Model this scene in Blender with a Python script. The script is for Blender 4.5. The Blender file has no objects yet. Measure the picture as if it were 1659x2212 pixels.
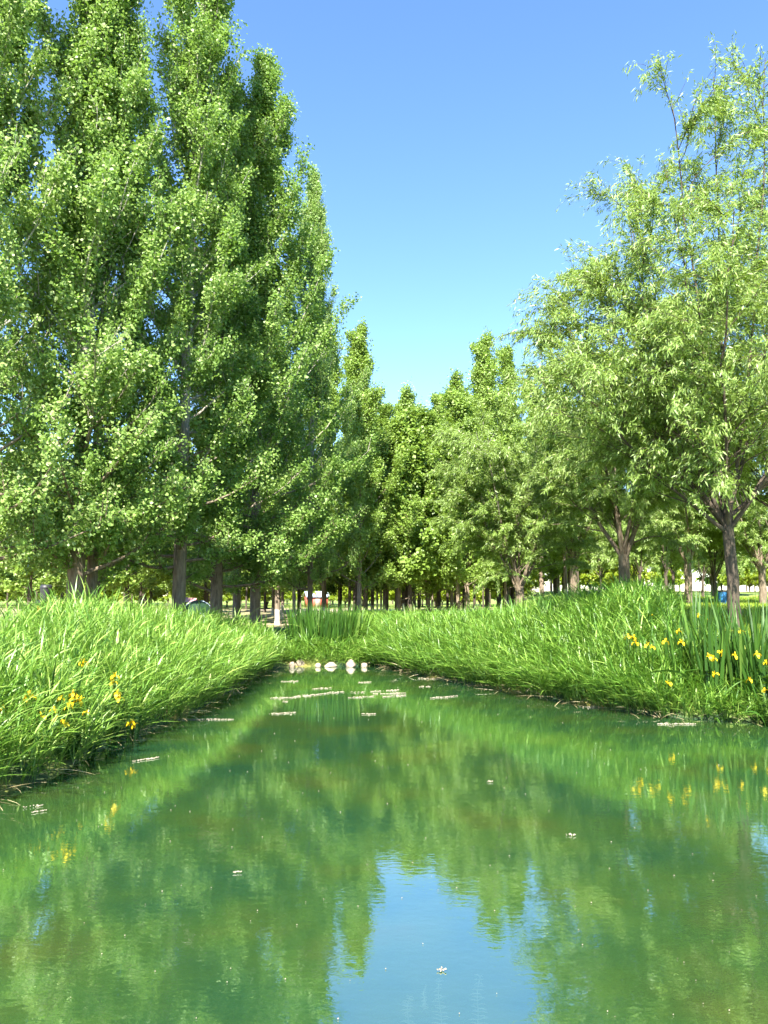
import bpy, math, random
import numpy as np
from mathutils import Vector, noise

S = bpy.context.scene
# ------------------------------------------------------------------ camera, sky, sun, exposure
CAM_H = 2.0
PITCH = math.radians(6.05)
cd = bpy.data.cameras.new('camera'); cam = bpy.data.objects.new('camera', cd)
S.collection.objects.link(cam); S.camera = cam
cam.location = (0, 0, CAM_H); cam.rotation_euler = (math.pi/2 + PITCH, 0, 0)
cd.sensor_fit = 'VERTICAL'; cd.sensor_height = 24.0
cd.lens = 24.0*1662/2212; cd.clip_end = 2000; cd.clip_start = 0.05

SUN_EL, SUN_DIR = 46.0, Vector((-0.2, -0.98, 0))
SUN_DIR.normalize()
el = math.radians(SUN_EL)
sv = Vector((SUN_DIR.x*math.cos(el), SUN_DIR.y*math.cos(el), math.sin(el)))
w = bpy.data.worlds.new('World'); S.world = w; w.use_nodes = True
nt = w.node_tree; bg = nt.nodes['Background']
sky = nt.nodes.new('ShaderNodeTexSky'); sky.sky_type = 'NISHITA'; sky.sun_disc = False
sky.sun_elevation = el; sky.sun_rotation = math.atan2(sv.x, sv.y)
sky.air_density = 1.0; sky.dust_density = 0.0; sky.ozone_density = 4.0
hs = nt.nodes.new('ShaderNodeHueSaturation'); hs.inputs['Saturation'].default_value = 1.1; hs.inputs['Hue'].default_value = .504
nt.links.new(sky.outputs[0], hs.inputs['Color']); nt.links.new(hs.outputs[0], bg.inputs[0])
bg.inputs[1].default_value = 0.088
sd = bpy.data.lights.new('sun', 'SUN'); sd.energy = 5.0; sd.angle = math.radians(0.5); sd.color = (1.0, 0.95, 0.86)
sun = bpy.data.objects.new('sun', sd); S.collection.objects.link(sun); sun.rotation_euler = sv.to_track_quat('Z', 'Y').to_euler()
S.view_settings.view_transform = 'Standard'; S.view_settings.look = 'None'
S.view_settings.exposure = 2.25; S.view_settings.gamma = 1.0
c = S.cycles
c.max_bounces = 8; c.diffuse_bounces = 4; c.glossy_bounces = 3; c.transmission_bounces = 4; c.transparent_max_bounces = 6
c.sample_clamp_indirect = 6; c.caustics_reflective = False; c.caustics_refractive = False
c.use_denoising = True; c.use_adaptive_sampling = True; c.adaptive_threshold = 0.02

# ------------------------------------------------------------------ helpers
C = S.collection
def P(xd, yd, D):
    """world point seen at photo position (xd, yd; 1659x2212 scale) at forward distance D"""
    u = (xd-829.5)/1662; v = (1106-yd)/1662
    fy = math.cos(PITCH)-v*math.sin(PITCH); fz = v*math.cos(PITCH)+math.sin(PITCH)
    return Vector((u/fy*D, D, CAM_H+fz/fy*D))
def X(xd, D): return P(xd, 1282, D).x
def G(xd, yd, z=0.0):
    v = (1106-yd)/1662
    fy = math.cos(PITCH)-v*math.sin(PITCH); fz = v*math.cos(PITCH)+math.sin(PITCH)
    return P(xd, yd, (z-CAM_H)/fz*fy)
def tag(o, label=None, cat=None, group=None, kind=None):
    if label: o['label'] = label
    if cat: o['category'] = cat
    if group: o['group'] = group
    if kind: o['kind'] = kind
    return o
def empty(name, loc=(0, 0, 0), rz=0, sc=1.0):
    o = bpy.data.objects.new(name, None); C.objects.link(o); o.location = loc
    o.rotation_euler = (0, 0, rz); o.scale = (sc, sc, sc); o.empty_display_size = 0.2
    return o
def link(name, me, parent=None):
    o = bpy.data.objects.new(name, me); C.objects.link(o); o.parent = parent
    return o
def copy_tree(root):
    r = root.copy(); C.objects.link(r)
    for ch in root.children:
        d = ch.copy(); C.objects.link(d); d.parent = r
    return r

class MB:
    def __init__(s): s.v = []; s.f4 = []; s.f3 = []; s.r = []; s.n = 0; s.r3 = []
    def quads(s, verts, faces, rnd=None):
        verts = np.asarray(verts, float).reshape(-1, 3); faces = np.asarray(faces, int).reshape(-1, 4)
        s.v.append(verts); s.f4.append(faces+s.n); s.n += len(verts)
        s.r.append(np.full(len(faces), .5) if rnd is None else np.asarray(rnd, float))
    def tube(s, pts, radii, n=6, rnd=.5, cap=True):
        pts = np.asarray(pts, float); m = len(pts); radii = np.asarray(radii, float)
        t = np.gradient(pts, axis=0); t /= (np.linalg.norm(t, axis=1, keepdims=True)+1e-9)
        ref = np.array([1., 0, 0]) if abs(t[:, 0]).mean() < .8 else np.array([0, 0, 1.])
        a = np.cross(t, ref); a /= (np.linalg.norm(a, axis=1, keepdims=True)+1e-9); b = np.cross(t, a)
        ang = np.linspace(0, 2*math.pi, n, endpoint=False)
        ring = a[:, None, :]*np.cos(ang)[None, :, None]+b[:, None, :]*np.sin(ang)[None, :, None]
        v = pts[:, None, :]+ring*radii[:, None, None]
        i = np.arange(m-1)[:, None]*n; j = np.arange(n)[None, :]; j2 = (j+1) % n
        f = np.stack([i+j, i+n+j, i+n+j2, i+j2], -1).reshape(-1, 4)
        s.quads(v.reshape(-1, 3), f, np.full(len(f), rnd))
    def box(s, lo, hi, rz=0, org=(0, 0, 0)):
        x0, y0, z0 = lo; x1, y1, z1 = hi
        v = np.array([[x0,y0,z0],[x1,y0,z0],[x1,y1,z0],[x0,y1,z0],[x0,y0,z1],[x1,y0,z1],[x1,y1,z1],[x0,y1,z1]], float)
        cz, sz = math.cos(rz), math.sin(rz)
        v = np.stack([v[:, 0]*cz-v[:, 1]*sz+org[0], v[:, 0]*sz+v[:, 1]*cz+org[1], v[:, 2]+org[2]], 1)
        s.quads(v, [[0,3,2,1],[4,5,6,7],[0,1,5,4],[1,2,6,5],[2,3,7,6],[3,0,4,7]])
    def mesh(s, name, mat, smooth=False):
        v = np.concatenate(s.v); f = np.concatenate(s.f4); r = np.concatenate(s.r)
        me = bpy.data.meshes.new(name)
        me.vertices.add(len(v)); me.vertices.foreach_set('co', v.astype(np.float32).ravel())
        me.loops.add(f.size); me.loops.foreach_set('vertex_index', f.astype(np.int32).ravel())
        me.polygons.add(len(f)); me.polygons.foreach_set('loop_start', np.arange(0, f.size, 4, dtype=np.int32))
        at = me.attributes.new('rnd', 'FLOAT', 'FACE'); at.data.foreach_set('value', r.astype(np.float32))
        me.materials.append(mat)
        me.update(calc_edges=True)
        if smooth: me.polygons.foreach_set('use_smooth', np.ones(len(f), bool))
        me.validate()
        return me

def unit(a): return a/(np.linalg.norm(a, axis=-1, keepdims=True)+1e-9)
def kites(mb, rg, c0, d, nrm, length, width, wide=.38, fold=.0, rnd=None):
    """leaf blades: four-cornered leaves at c0, pointing along d with face normal near nrm"""
    d = unit(d); side = unit(np.cross(d, nrm)); up = np.cross(side, d)
    L = length[:, None]; W = width[:, None]
    p0 = c0; p2 = c0+d*L - up*L*.12
    m = c0+d*L*wide
    p1 = m+side*W*.5+up*W*fold; p3 = m-side*W*.5+up*W*fold
    v = np.stack([p0, p1, p2, p3], 1).reshape(-1, 3)
    f = np.arange(len(c0)*4).reshape(-1, 4)
    mb.quads(v, f, rg.random(len(c0)) if rnd is None else rnd)
def ribbons(mb, rg, base, d0, bend, length, width, nseg=4, rnd=None):
    """arching grass / reed blades; d0 start direction, bend = sideways+down vector added along the blade"""
    n = len(base); d0 = unit(d0)
    horiz = np.stack([bend[:, 0], bend[:, 1], np.zeros(n)], 1)
    side = unit(np.cross(unit(horiz+1e-4), np.array([0, 0, 1.]))+rg.normal(0, .35, (n, 3)))
    tt = np.linspace(0, 1, nseg+1)
    rows = []
    for t in tt:
        c0 = base+(d0*t+bend*t*t)*length[:, None]
        wv = width*(0.55+0.9*t if t < .4 else .91*(1-((t-.4)/.6)**1.7)+.03)
        rows.append(c0+side*(wv/2)[:, None]); rows.append(c0-side*(wv/2)[:, None])
    v = np.stack(rows, 1); k = 2*(nseg+1)
    f = []
    for s_ in range(nseg):
        a = 2*s_; f.append([a, a+1, a+3, a+2])
    f = np.array(f)[None]+(np.arange(n)*k)[:, None, None]
    r = rg.random(n) if rnd is None else rnd
    mb.quads(v.reshape(-1, 3), f.reshape(-1, 4), np.repeat(r, nseg))
def grow(rg, p, d, L, n, up=0., droop=0., jit=.12):
    pts = [np.array(p, float)]; d = unit(np.array(d, float)); st = L/n
    for i in range(n):
        d = unit(d+np.array([0, 0, up-droop*(i/n)])+rg.normal(0, jit, 3))
        pts.append(pts[-1]+d*st)
    return np.array(pts)
def along(pts, s):
    x = s*(len(pts)-1); i = int(min(x, len(pts)-2)); f = x-i
    return pts[i]*(1-f)+pts[i+1]*f, unit(pts[i+1]-pts[i])

# ------------------------------------------------------------------ materials
def nmat(name):
    m = bpy.data.materials.new(name); m.use_nodes = True
    return m, m.node_tree, m.node_tree.nodes['Principled BSDF'], m.node_tree.nodes, m.node_tree.links
def ramp(ns, stops):
    r = ns.new('ShaderNodeValToRGB'); e = r.color_ramp.elements
    while len(e) < len(stops): e.new(.5)
    for k, (p, col) in enumerate(stops): e[k].position = p; e[k].color = (*col, 1)
    return r
def leaf_mat(name, stops, trans=(.28, .45, .03), tfac=.4, rough=.42, spec=.5):
    m, t, b, ns, lk = nmat(name)
    at = ns.new('ShaderNodeAttribute'); at.attribute_name = 'rnd'
    oi = ns.new('ShaderNodeObjectInfo')
    ma = ns.new('ShaderNodeMath'); ma.operation = 'MULTIPLY_ADD'; ma.inputs[1].default_value = .78
    m2 = ns.new('ShaderNodeMath'); m2.operation = 'MULTIPLY'; m2.inputs[1].default_value = .22
    lk.new(oi.outputs['Random'], m2.inputs[0]); lk.new(at.outputs['Fac'], ma.inputs[0]); lk.new(m2.outputs[0], ma.inputs[2])
    r = ramp(ns, stops); lk.new(ma.outputs[0], r.inputs[0]); lk.new(r.outputs[0], b.inputs['Base Color'])
    b.inputs['Roughness'].default_value = rough; b.inputs['Specular IOR Level'].default_value = spec
    tr = ns.new('ShaderNodeBsdfTranslucent')
    mx = ns.new('ShaderNodeMixRGB'); mx.blend_type = 'MIX'; mx.inputs[0].default_value = .6
    lk.new(r.outputs[0], mx.inputs[1]); mx.inputs[2].default_value = (*trans, 1)
    lk.new(mx.outputs[0], tr.inputs[0])
    ms = ns.new('ShaderNodeMixShader'); ms.inputs[0].default_value = tfac
    lk.new(b.outputs[0], ms.inputs[1]); lk.new(tr.outputs[0], ms.inputs[2])
    lk.new(ms.outputs[0], ns['Material Output'].inputs[0])
    return m
M = {}
M['poplar'] = leaf_mat('poplar_leaf', [(0, (.065, .135, .02)), (.45, (.165, .27, .055)), (.8, (.29, .385, .12)), (1, (.48, .55, .28))], (.28, .48, .05), .38, .45, .35)
M['far_poplar'] = leaf_mat('distant_poplar_leaf', [(0, (.10, .16, .018)), (.6, (.21, .325, .055)), (1, (.42, .51, .19))], (.30, .44, .03), .38, .45, .4)
M['willow'] = leaf_mat('willow_leaf', [(0, (.11, .17, .03)), (.5, (.20, .31, .06)), (1, (.40, .49, .19))], (.36, .50, .04), .38, .45, .5)
M['bush'] = leaf_mat('bright_shrub_leaf', [(0, (.12, .20, .015)), (.6, (.22, .32, .022)), (1, (.36, .42, .04))], (.5, .55, .03), .45)
M['reed'] = leaf_mat('reed_blade', [(0, (.02, .06, .01)), (.33, (.075, .18, .022)), (.66, (.185, .32, .045)), (.92, (.33, .43, .10)), (1, (.50, .42, .20))], (.22, .43, .03), .32, .42, .5)
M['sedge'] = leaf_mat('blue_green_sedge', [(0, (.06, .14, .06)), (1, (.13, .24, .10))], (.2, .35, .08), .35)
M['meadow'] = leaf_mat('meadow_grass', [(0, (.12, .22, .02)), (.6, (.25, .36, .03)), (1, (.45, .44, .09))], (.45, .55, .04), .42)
M['iris'] = leaf_mat('iris_blade', [(0, (.02, .06, .008)), (.7, (.05, .125, .014)), (1, (.14, .22, .04))], (.14, .28, .01), .25, .5, .3)
M['petal'] = leaf_mat('yellow_petal', [(0, (.75, .45, .01)), (1, (.85, .62, .02))], (.9, .6, .02), .3, .5, .3)
M['dead'] = leaf_mat('dry_stalk', [(0, (.35, .27, .13)), (1, (.55, .47, .27))], (.5, .4, .2), .15)

def bark(name, c1, c2, white=None, scale=6.):
    m, t, b, ns, lk = nmat(name)
    tc = ns.new('ShaderNodeTexCoord'); mp = ns.new('ShaderNodeMapping'); mp.inputs['Scale'].default_value = (scale, scale, scale*.18)
    lk.new(tc.outputs['Object'], mp.inputs[0])
    no = ns.new('ShaderNodeTexNoise'); no.inputs['Scale'].default_value = 3.; no.inputs['Detail'].default_value = 8; no.inputs['Roughness'].default_value = .65
    lk.new(mp.outputs[0], no.inputs[0])
    r = ramp(ns, [(.34, c1), (.66, c2)]); lk.new(no.outputs[0], r.inputs[0])
    out = r.outputs[0]
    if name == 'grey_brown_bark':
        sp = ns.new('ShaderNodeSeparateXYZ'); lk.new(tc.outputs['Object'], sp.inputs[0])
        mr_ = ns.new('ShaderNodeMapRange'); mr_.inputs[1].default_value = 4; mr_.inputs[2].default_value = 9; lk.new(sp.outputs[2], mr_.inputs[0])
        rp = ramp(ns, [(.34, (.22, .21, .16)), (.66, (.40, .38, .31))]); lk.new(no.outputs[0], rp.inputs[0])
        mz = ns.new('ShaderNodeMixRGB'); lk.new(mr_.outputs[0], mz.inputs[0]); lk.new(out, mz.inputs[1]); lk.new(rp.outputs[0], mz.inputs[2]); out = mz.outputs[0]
    if white:
        sp = ns.new('ShaderNodeSeparateXYZ'); lk.new(tc.outputs['Object'], sp.inputs[0])
        n2 = ns.new('ShaderNodeTexNoise'); n2.inputs['Scale'].default_value = 5.; lk.new(tc.outputs['Object'], n2.inputs[0])
        ad = ns.new('ShaderNodeMath'); ad.operation = 'MULTIPLY_ADD'; ad.inputs[1].default_value = .3
        lk.new(n2.outputs[0], ad.inputs[0]); lk.new(sp.outputs[2], ad.inputs[2])
        lt = ns.new('ShaderNodeMath'); lt.operation = 'LESS_THAN'; lt.inputs[1].default_value = white
        lk.new(ad.outputs[0], lt.inputs[0])
        mx = ns.new('ShaderNodeMixRGB'); lk.new(lt.outputs[0], mx.inputs[0]); lk.new(out, mx.inputs[1])
        r3 = ramp(ns, [(.3, (.30, .26, .20)), (.5, (.52, .48, .40))]); lk.new(no.outputs[0], r3.inputs[0]); lk.new(r3.outputs[0], mx.inputs[2])
        out = mx.outputs[0]
    lk.new(out, b.inputs['Base Color']); b.inputs['Roughness'].default_value = .9
    bp = ns.new('ShaderNodeBump'); bp.inputs['Strength'].default_value = .8; bp.inputs['Distance'].default_value = .03
    lk.new(no.outputs[0], bp.inputs['Height']); lk.new(bp.outputs[0], b.inputs['Normal'])
    return m
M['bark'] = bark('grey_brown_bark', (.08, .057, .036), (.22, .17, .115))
M['bark_pale'] = bark('pale_branch_bark', (.22, .20, .15), (.40, .37, .30))
M['bark_dark'] = bark('dark_willow_bark', (.03, .022, .015), (.10, .075, .05))
M['bark_white'] = bark('whitewashed_bark', (.10, .075, .05), (.26, .20, .14), white=1.0)

def flat(name, col, rough=.6, var=.25, scale=8., bump=0.):
    m, t, b, ns, lk = nmat(name)
    tc = ns.new('ShaderNodeTexCoord'); no = ns.new('ShaderNodeTexNoise'); no.inputs['Scale'].default_value = scale; no.inputs['Detail'].default_value = 6
    lk.new(tc.outputs['Object'], no.inputs[0])
    r = ramp(ns, [(.3, tuple(x*(1-var) for x in col)), (.7, tuple(min(1, x*(1+var)) for x in col))])
    lk.new(no.outputs[0], r.inputs[0]); lk.new(r.outputs[0], b.inputs['Base Color']); b.inputs['Roughness'].default_value = rough
    if bump:
        bp = ns.new('ShaderNodeBump'); bp.inputs['Strength'].default_value = bump; bp.inputs['Distance'].default_value = .02
        lk.new(no.outputs[0], bp.inputs['Height']); lk.new(bp.outputs[0], b.inputs['Normal'])
    return m
M['rock'] = flat('pale_boulder', (.34, .27, .20), .85, .3, 6., .7)
M['fluff'] = flat('seed_fluff', (.26, .225, .16), .95, .4, 40.)
M['red'] = flat('red_wall', (.42, .09, .06), .7)
M['bluegrey'] = flat('blue_grey_roof', (.40, .48, .58), .5)
M['wood'] = flat('grey_deck_board', (.28, .23, .18), .8, .3, 5., .3)
M['tent'] = flat('dark_green_canvas', (.005, .028, .009), .7)
M['pink'] = flat('pink_canvas', (.6, .30, .30), .7)
M['orange'] = flat('orange_plastic', (.75, .22, .04), .5)
M['black'] = flat('black_plastic', (.02, .02, .022), .5)
M['blue'] = flat('blue_plastic', (.02, .12, .28), .5, .5, 5.)
M['weed'] = flat('pale_waterweed', (.62, .52, .50), .9, .3, 20.)

# ground
m, t, b, ns, lk = nmat('ground_soil'); M['ground'] = m
tc = ns.new('ShaderNodeTexCoord')
n1 = ns.new('ShaderNodeTexNoise'); n1.inputs['Scale'].default_value = .35; n1.inputs['Detail'].default_value = 9; n1.inputs['Roughness'].default_value = .62
n2 = ns.new('ShaderNodeTexNoise'); n2.inputs['Scale'].default_value = 14.; n2.inputs['Detail'].default_value = 6
lk.new(tc.outputs['Object'], n1.inputs[0]); lk.new(tc.outputs['Object'], n2.inputs[0])
r1 = ramp(ns, [(.35, (.12, .13, .04)), (.5, (.26, .22, .11)), (.64, (.40, .33, .21))]); lk.new(n1.outputs[0], r1.inputs[0])
r2 = ramp(ns, [(.3, (.11, .19, .03)), (.55, (.22, .30, .04)), (.75, (.40, .37, .12))]); lk.new(n1.outputs[0], r2.inputs[0])
ga = ns.new('ShaderNodeAttribute'); ga.attribute_name = 'green'
mx = ns.new('ShaderNodeMixRGB'); lk.new(ga.outputs['Fac'], mx.inputs[0]); lk.new(r1.outputs[0], mx.inputs[1]); lk.new(r2.outputs[0], mx.inputs[2])
mv = ns.new('ShaderNodeMixRGB'); mv.blend_type = 'MULTIPLY'; mv.inputs[0].default_value = .5
r4 = ramp(ns, [(.3, (.45, .45, .45)), (.7, (1, 1, 1))]); lk.new(n2.outputs[0], r4.inputs[0])
lk.new(mx.outputs[0], mv.inputs[1]); lk.new(r4.outputs[0], mv.inputs[2])
# wet pond bed: olive mud with brown algae patches
ba = ns.new('ShaderNodeAttribute'); ba.attribute_name = 'bed'
n3 = ns.new('ShaderNodeTexNoise'); n3.inputs['Scale'].default_value = .9; n3.inputs['Detail'].default_value = 5; lk.new(tc.outputs['Object'], n3.inputs[0])
r5 = ramp(ns, [(.42, (.025, .06, .02)), (.56, (.10, .12, .02)), (.66, (.26, .21, .05))]); lk.new(n3.outputs[0], r5.inputs[0])
mb_ = ns.new('ShaderNodeMixRGB'); lk.new(ba.outputs['Fac'], mb_.inputs[0]); lk.new(mv.outputs[0], mb_.inputs[1]); lk.new(r5.outputs[0], mb_.inputs[2])
lk.new(mb_.outputs[0], b.inputs['Base Color']); b.inputs['Roughness'].default_value = .95
bp = ns.new('ShaderNodeBump'); bp.inputs['Strength'].default_value = .6; bp.inputs['Distance'].default_value = .05
lk.new(n2.outputs[0], bp.inputs['Height']); lk.new(bp.outputs[0], b.inputs['Normal'])
M['path'] = flat('sandy_path', (.33, .27, .18), .95, .15, 2.)

# water: murky green body + mirror of the surroundings, small ripples
m, t, b, ns, lk = nmat('pond_water'); M['water'] = m
tc = ns.new('ShaderNodeTexCoord')
mp = ns.new('ShaderNodeMapping'); mp.inputs['Scale'].default_value = (1., 1.7, 1.); lk.new(tc.outputs['Object'], mp.inputs[0])
na = ns.new('ShaderNodeTexNoise'); na.inputs['Scale'].default_value = 11.; na.inputs['Detail'].default_value = 3; na.inputs['Distortion'].default_value = .4
nb = ns.new('ShaderNodeTexNoise'); nb.inputs['Scale'].default_value = 1.3; nb.inputs['Detail'].default_value = 2
lk.new(mp.outputs[0], na.inputs[0]); lk.new(mp.outputs[0], nb.inputs[0])
b1 = ns.new('ShaderNodeBump'); b1.inputs['Strength'].default_value = 1.; b1.inputs['Distance'].default_value = .0006
b2 = ns.new('ShaderNodeBump'); b2.inputs['Strength'].default_value = 1.; b2.inputs['Distance'].default_value = .0018
lk.new(na.outputs[0], b1.inputs['Height']); lk.new(nb.outputs[0], b2.inputs['Height']); lk.new(b2.outputs[0], b1.inputs['Normal'])
df = ns.new('ShaderNodeBsdfDiffuse')
nc = ns.new('ShaderNodeTexNoise'); nc.inputs['Scale'].default_value = .8; nc.inputs['Detail'].default_value = 4; lk.new(tc.outputs['Object'], nc.inputs[0])
rw = ramp(ns, [(.36, (.026, .092, .038)), (.54, (.05, .12, .03)), (.74, (.085, .12, .028))]); lk.new(nc.outputs[0], rw.inputs[0]); lk.new(rw.outputs[0], df.inputs[0])
tp = ns.new('ShaderNodeBsdfTransparent'); tp.inputs[0].default_value = (.75, 1, .8, 1)
body = ns.new('ShaderNodeMixShader'); body.inputs[0].default_value = .45
lk.new(df.outputs[0], body.inputs[1]); lk.new(tp.outputs[0], body.inputs[2])
gl = ns.new('ShaderNodeBsdfGlossy'); gl.inputs['Roughness'].default_value = .002; gl.inputs['Color'].default_value = (.86, .95, .95, 1); lk.new(b1.outputs[0], gl.inputs['Normal'])
fr = ns.new('ShaderNodeFresnel'); fr.inputs['IOR'].default_value = 1.9; lk.new(b1.outputs[0], fr.inputs['Normal'])
mr = ns.new('ShaderNodeMapRange'); mr.inputs[1].default_value = .1; mr.inputs[2].default_value = .7; mr.inputs[3].default_value = .35; mr.inputs[4].default_value = .85
lk.new(fr.outputs[0], mr.inputs[0])
ws = ns.new('ShaderNodeMixShader'); lk.new(mr.outputs[0], ws.inputs[0]); lk.new(body.outputs[0], ws.inputs[1]); lk.new(gl.outputs[0], ws.inputs[2])
lk.new(ws.outputs[0], ns['Material Output'].inputs[0])

# ------------------------------------------------------------------ terrain
left_px = [(0, 1712), (60, 1690), (130, 1668), (220, 1612), (300, 1583), (400, 1545), (470, 1506), (520, 1474), (570, 1452), (620, 1440)]
right_px = [(800, 1438), (850, 1443), (900, 1457), (980, 1472), (1080, 1490), (1180, 1510), (1260, 1523), (1400, 1545), (1520, 1556), (1659, 1564)]
LB = [G(*p) for p in left_px]; RB = [G(*p) for p in right_px]
LBp = np.array([(-6.0, -16), (-5.6, -4), (-5.2, 3), (-4.7, 6.3)]+[(p.x, p.y) for p in LB])
RBp = np.array([(p.x, p.y) for p in RB]+[(8.2, 10.6), (9.6, 8.0), (10, 3), (10, -16)])
POLY = np.concatenate([LBp, RBp])
def seg_dist(px, py, pl, closed=False):
    best = np.full(px.shape, 1e9); n = len(pl)
    for i in range(n if closed else n-1):
        a = pl[i]; b_ = pl[(i+1) % n]; ab = b_-a; l2 = (ab**2).sum()
        t_ = np.clip(((px-a[0])*ab[0]+(py-a[1])*ab[1])/l2, 0, 1)
        best = np.minimum(best, np.hypot(px-a[0]-t_*ab[0], py-a[1]-t_*ab[1]))
    return best
def inside(px, py, pl):
    r = np.zeros(px.shape, bool); n = len(pl); j = n-1
    for i in range(n):
        xi, yi = pl[i]; xj, yj = pl[j]
        cnd = ((yi > py) != (yj > py)) & (px < (xj-xi)*(py-yi)/((yj-yi)+1e-12)+xi)
        r ^= cnd; j = i
    return r
def sst(x, a, b_): t_ = np.clip((x-a)/(b_-a), 0, 1); return t_*t_*(3-2*t_)
def sdist(px, py):
    d = seg_dist(px, py, POLY, True); return np.where(inside(px, py, POLY), -d, d)
def gh(px, py):
    px = np.asarray(px, float); py = np.asarray(py, float)
    s = sdist(px, py)
    rt = sst(px-0.16*np.clip(py-14, 0, 200), 1.0, 6.5)
    hi = .28+rt*(.80+np.clip(py-15, 0, 70)*.0165)
    und = .05*np.sin(px*.9+1.3)*np.sin(py*.7)+.03*np.sin(px*2.3+py*1.7)
    z = hi*sst(s, -.15, .5+rt*2.2)+und*sst(s, 0, 1.5)
    return np.where(s < 0, -.55*sst(-s, 0, 1.2)-.02+z*0, z)
xs = np.concatenate([np.linspace(-220, -24, 30)[:-1], np.linspace(-24, -12, 22)[:-1], np.arange(-12, 16, .3), np.linspace(16, 30, 24)[1:], np.linspace(30, 220, 30)[1:]])
ys = np.concatenate([np.linspace(-40, -16, 8)[:-1], np.arange(-16, 0, 1.), np.arange(0, 30, .3), np.linspace(30, 60, 40)[1:], np.linspace(60, 420, 40)[1:]])
GX, GY = np.meshgrid(xs, ys); GZ = gh(GX, GY); nx, ny = len(xs), len(ys)
mb = MB(); i = np.arange(ny-1)[:, None]*nx; j = np.arange(nx-1)[None, :]
mb.quads(np.stack([GX, GY, GZ], -1).reshape(-1, 3), np.stack([i+j, i+j+1, i+nx+j+1, i+nx+j], -1).reshape(-1, 4))
me = mb.mesh('ground', M['ground'], True)
s_ = sdist(GX, GY); bed = (s_ < .25).astype(float)
green = np.clip(sst(GY, 86, 94)+sst(GX-0.16*np.clip(GY-14, 0, 200), .0, 4.)*.95+sst(s_, 3., .8)*.9, 0, 1)
for nm, arr in (('bed', bed), ('green', green)):
    a = me.attributes.new(nm, 'FLOAT', 'POINT'); a.data.foreach_set('value', arr.ravel().astype(np.float32))
tag(link('ground', me), kind='structure')
mb = MB(); mb.quads([[-14, -16, 0], [16, -16, 0], [16, 24, 0], [-14, 24, 0]], [[0, 1, 2, 3]])
tag(link('water', mb.mesh('water', M['water'])), kind='structure')
def strip(name, pts, wid, lift=.02):
    mb = MB(); v = []
    pts = np.array(pts, float); tng = unit(np.gradient(pts, axis=0)); nr = np.stack([-tng[:, 1], tng[:, 0]], 1)
    K = 5
    for k in range(K):
        o = (k/(K-1)-.5)*wid; q = pts+nr*o; v.append(np.stack([q[:, 0], q[:, 1], gh(q[:, 0], q[:, 1])+lift], 1))
    v = np.stack(v, 1); n = len(pts); i = np.arange(n-1)[:, None]*K; j = np.arange(K-1)[None]
    mb.quads(v.reshape(-1, 3), np.stack([i+j, i+j+1, i+K+j+1, i+K+j], -1).reshape(-1, 4))
    return link(name, mb.mesh(name, M['path'], True))
tag(strip('path', [(x, 80+.02*x+1.5*math.sin(x*.07)) for x in np.linspace(-14, 110, 60)], 5, .05), kind='structure')
tag(strip('path', [(X(600, 26)-.2+.9*math.sin(k*.35), 26+k*1.7) for k in np.linspace(0, 30, 50)], 1.9, .03), kind='structure')

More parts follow.
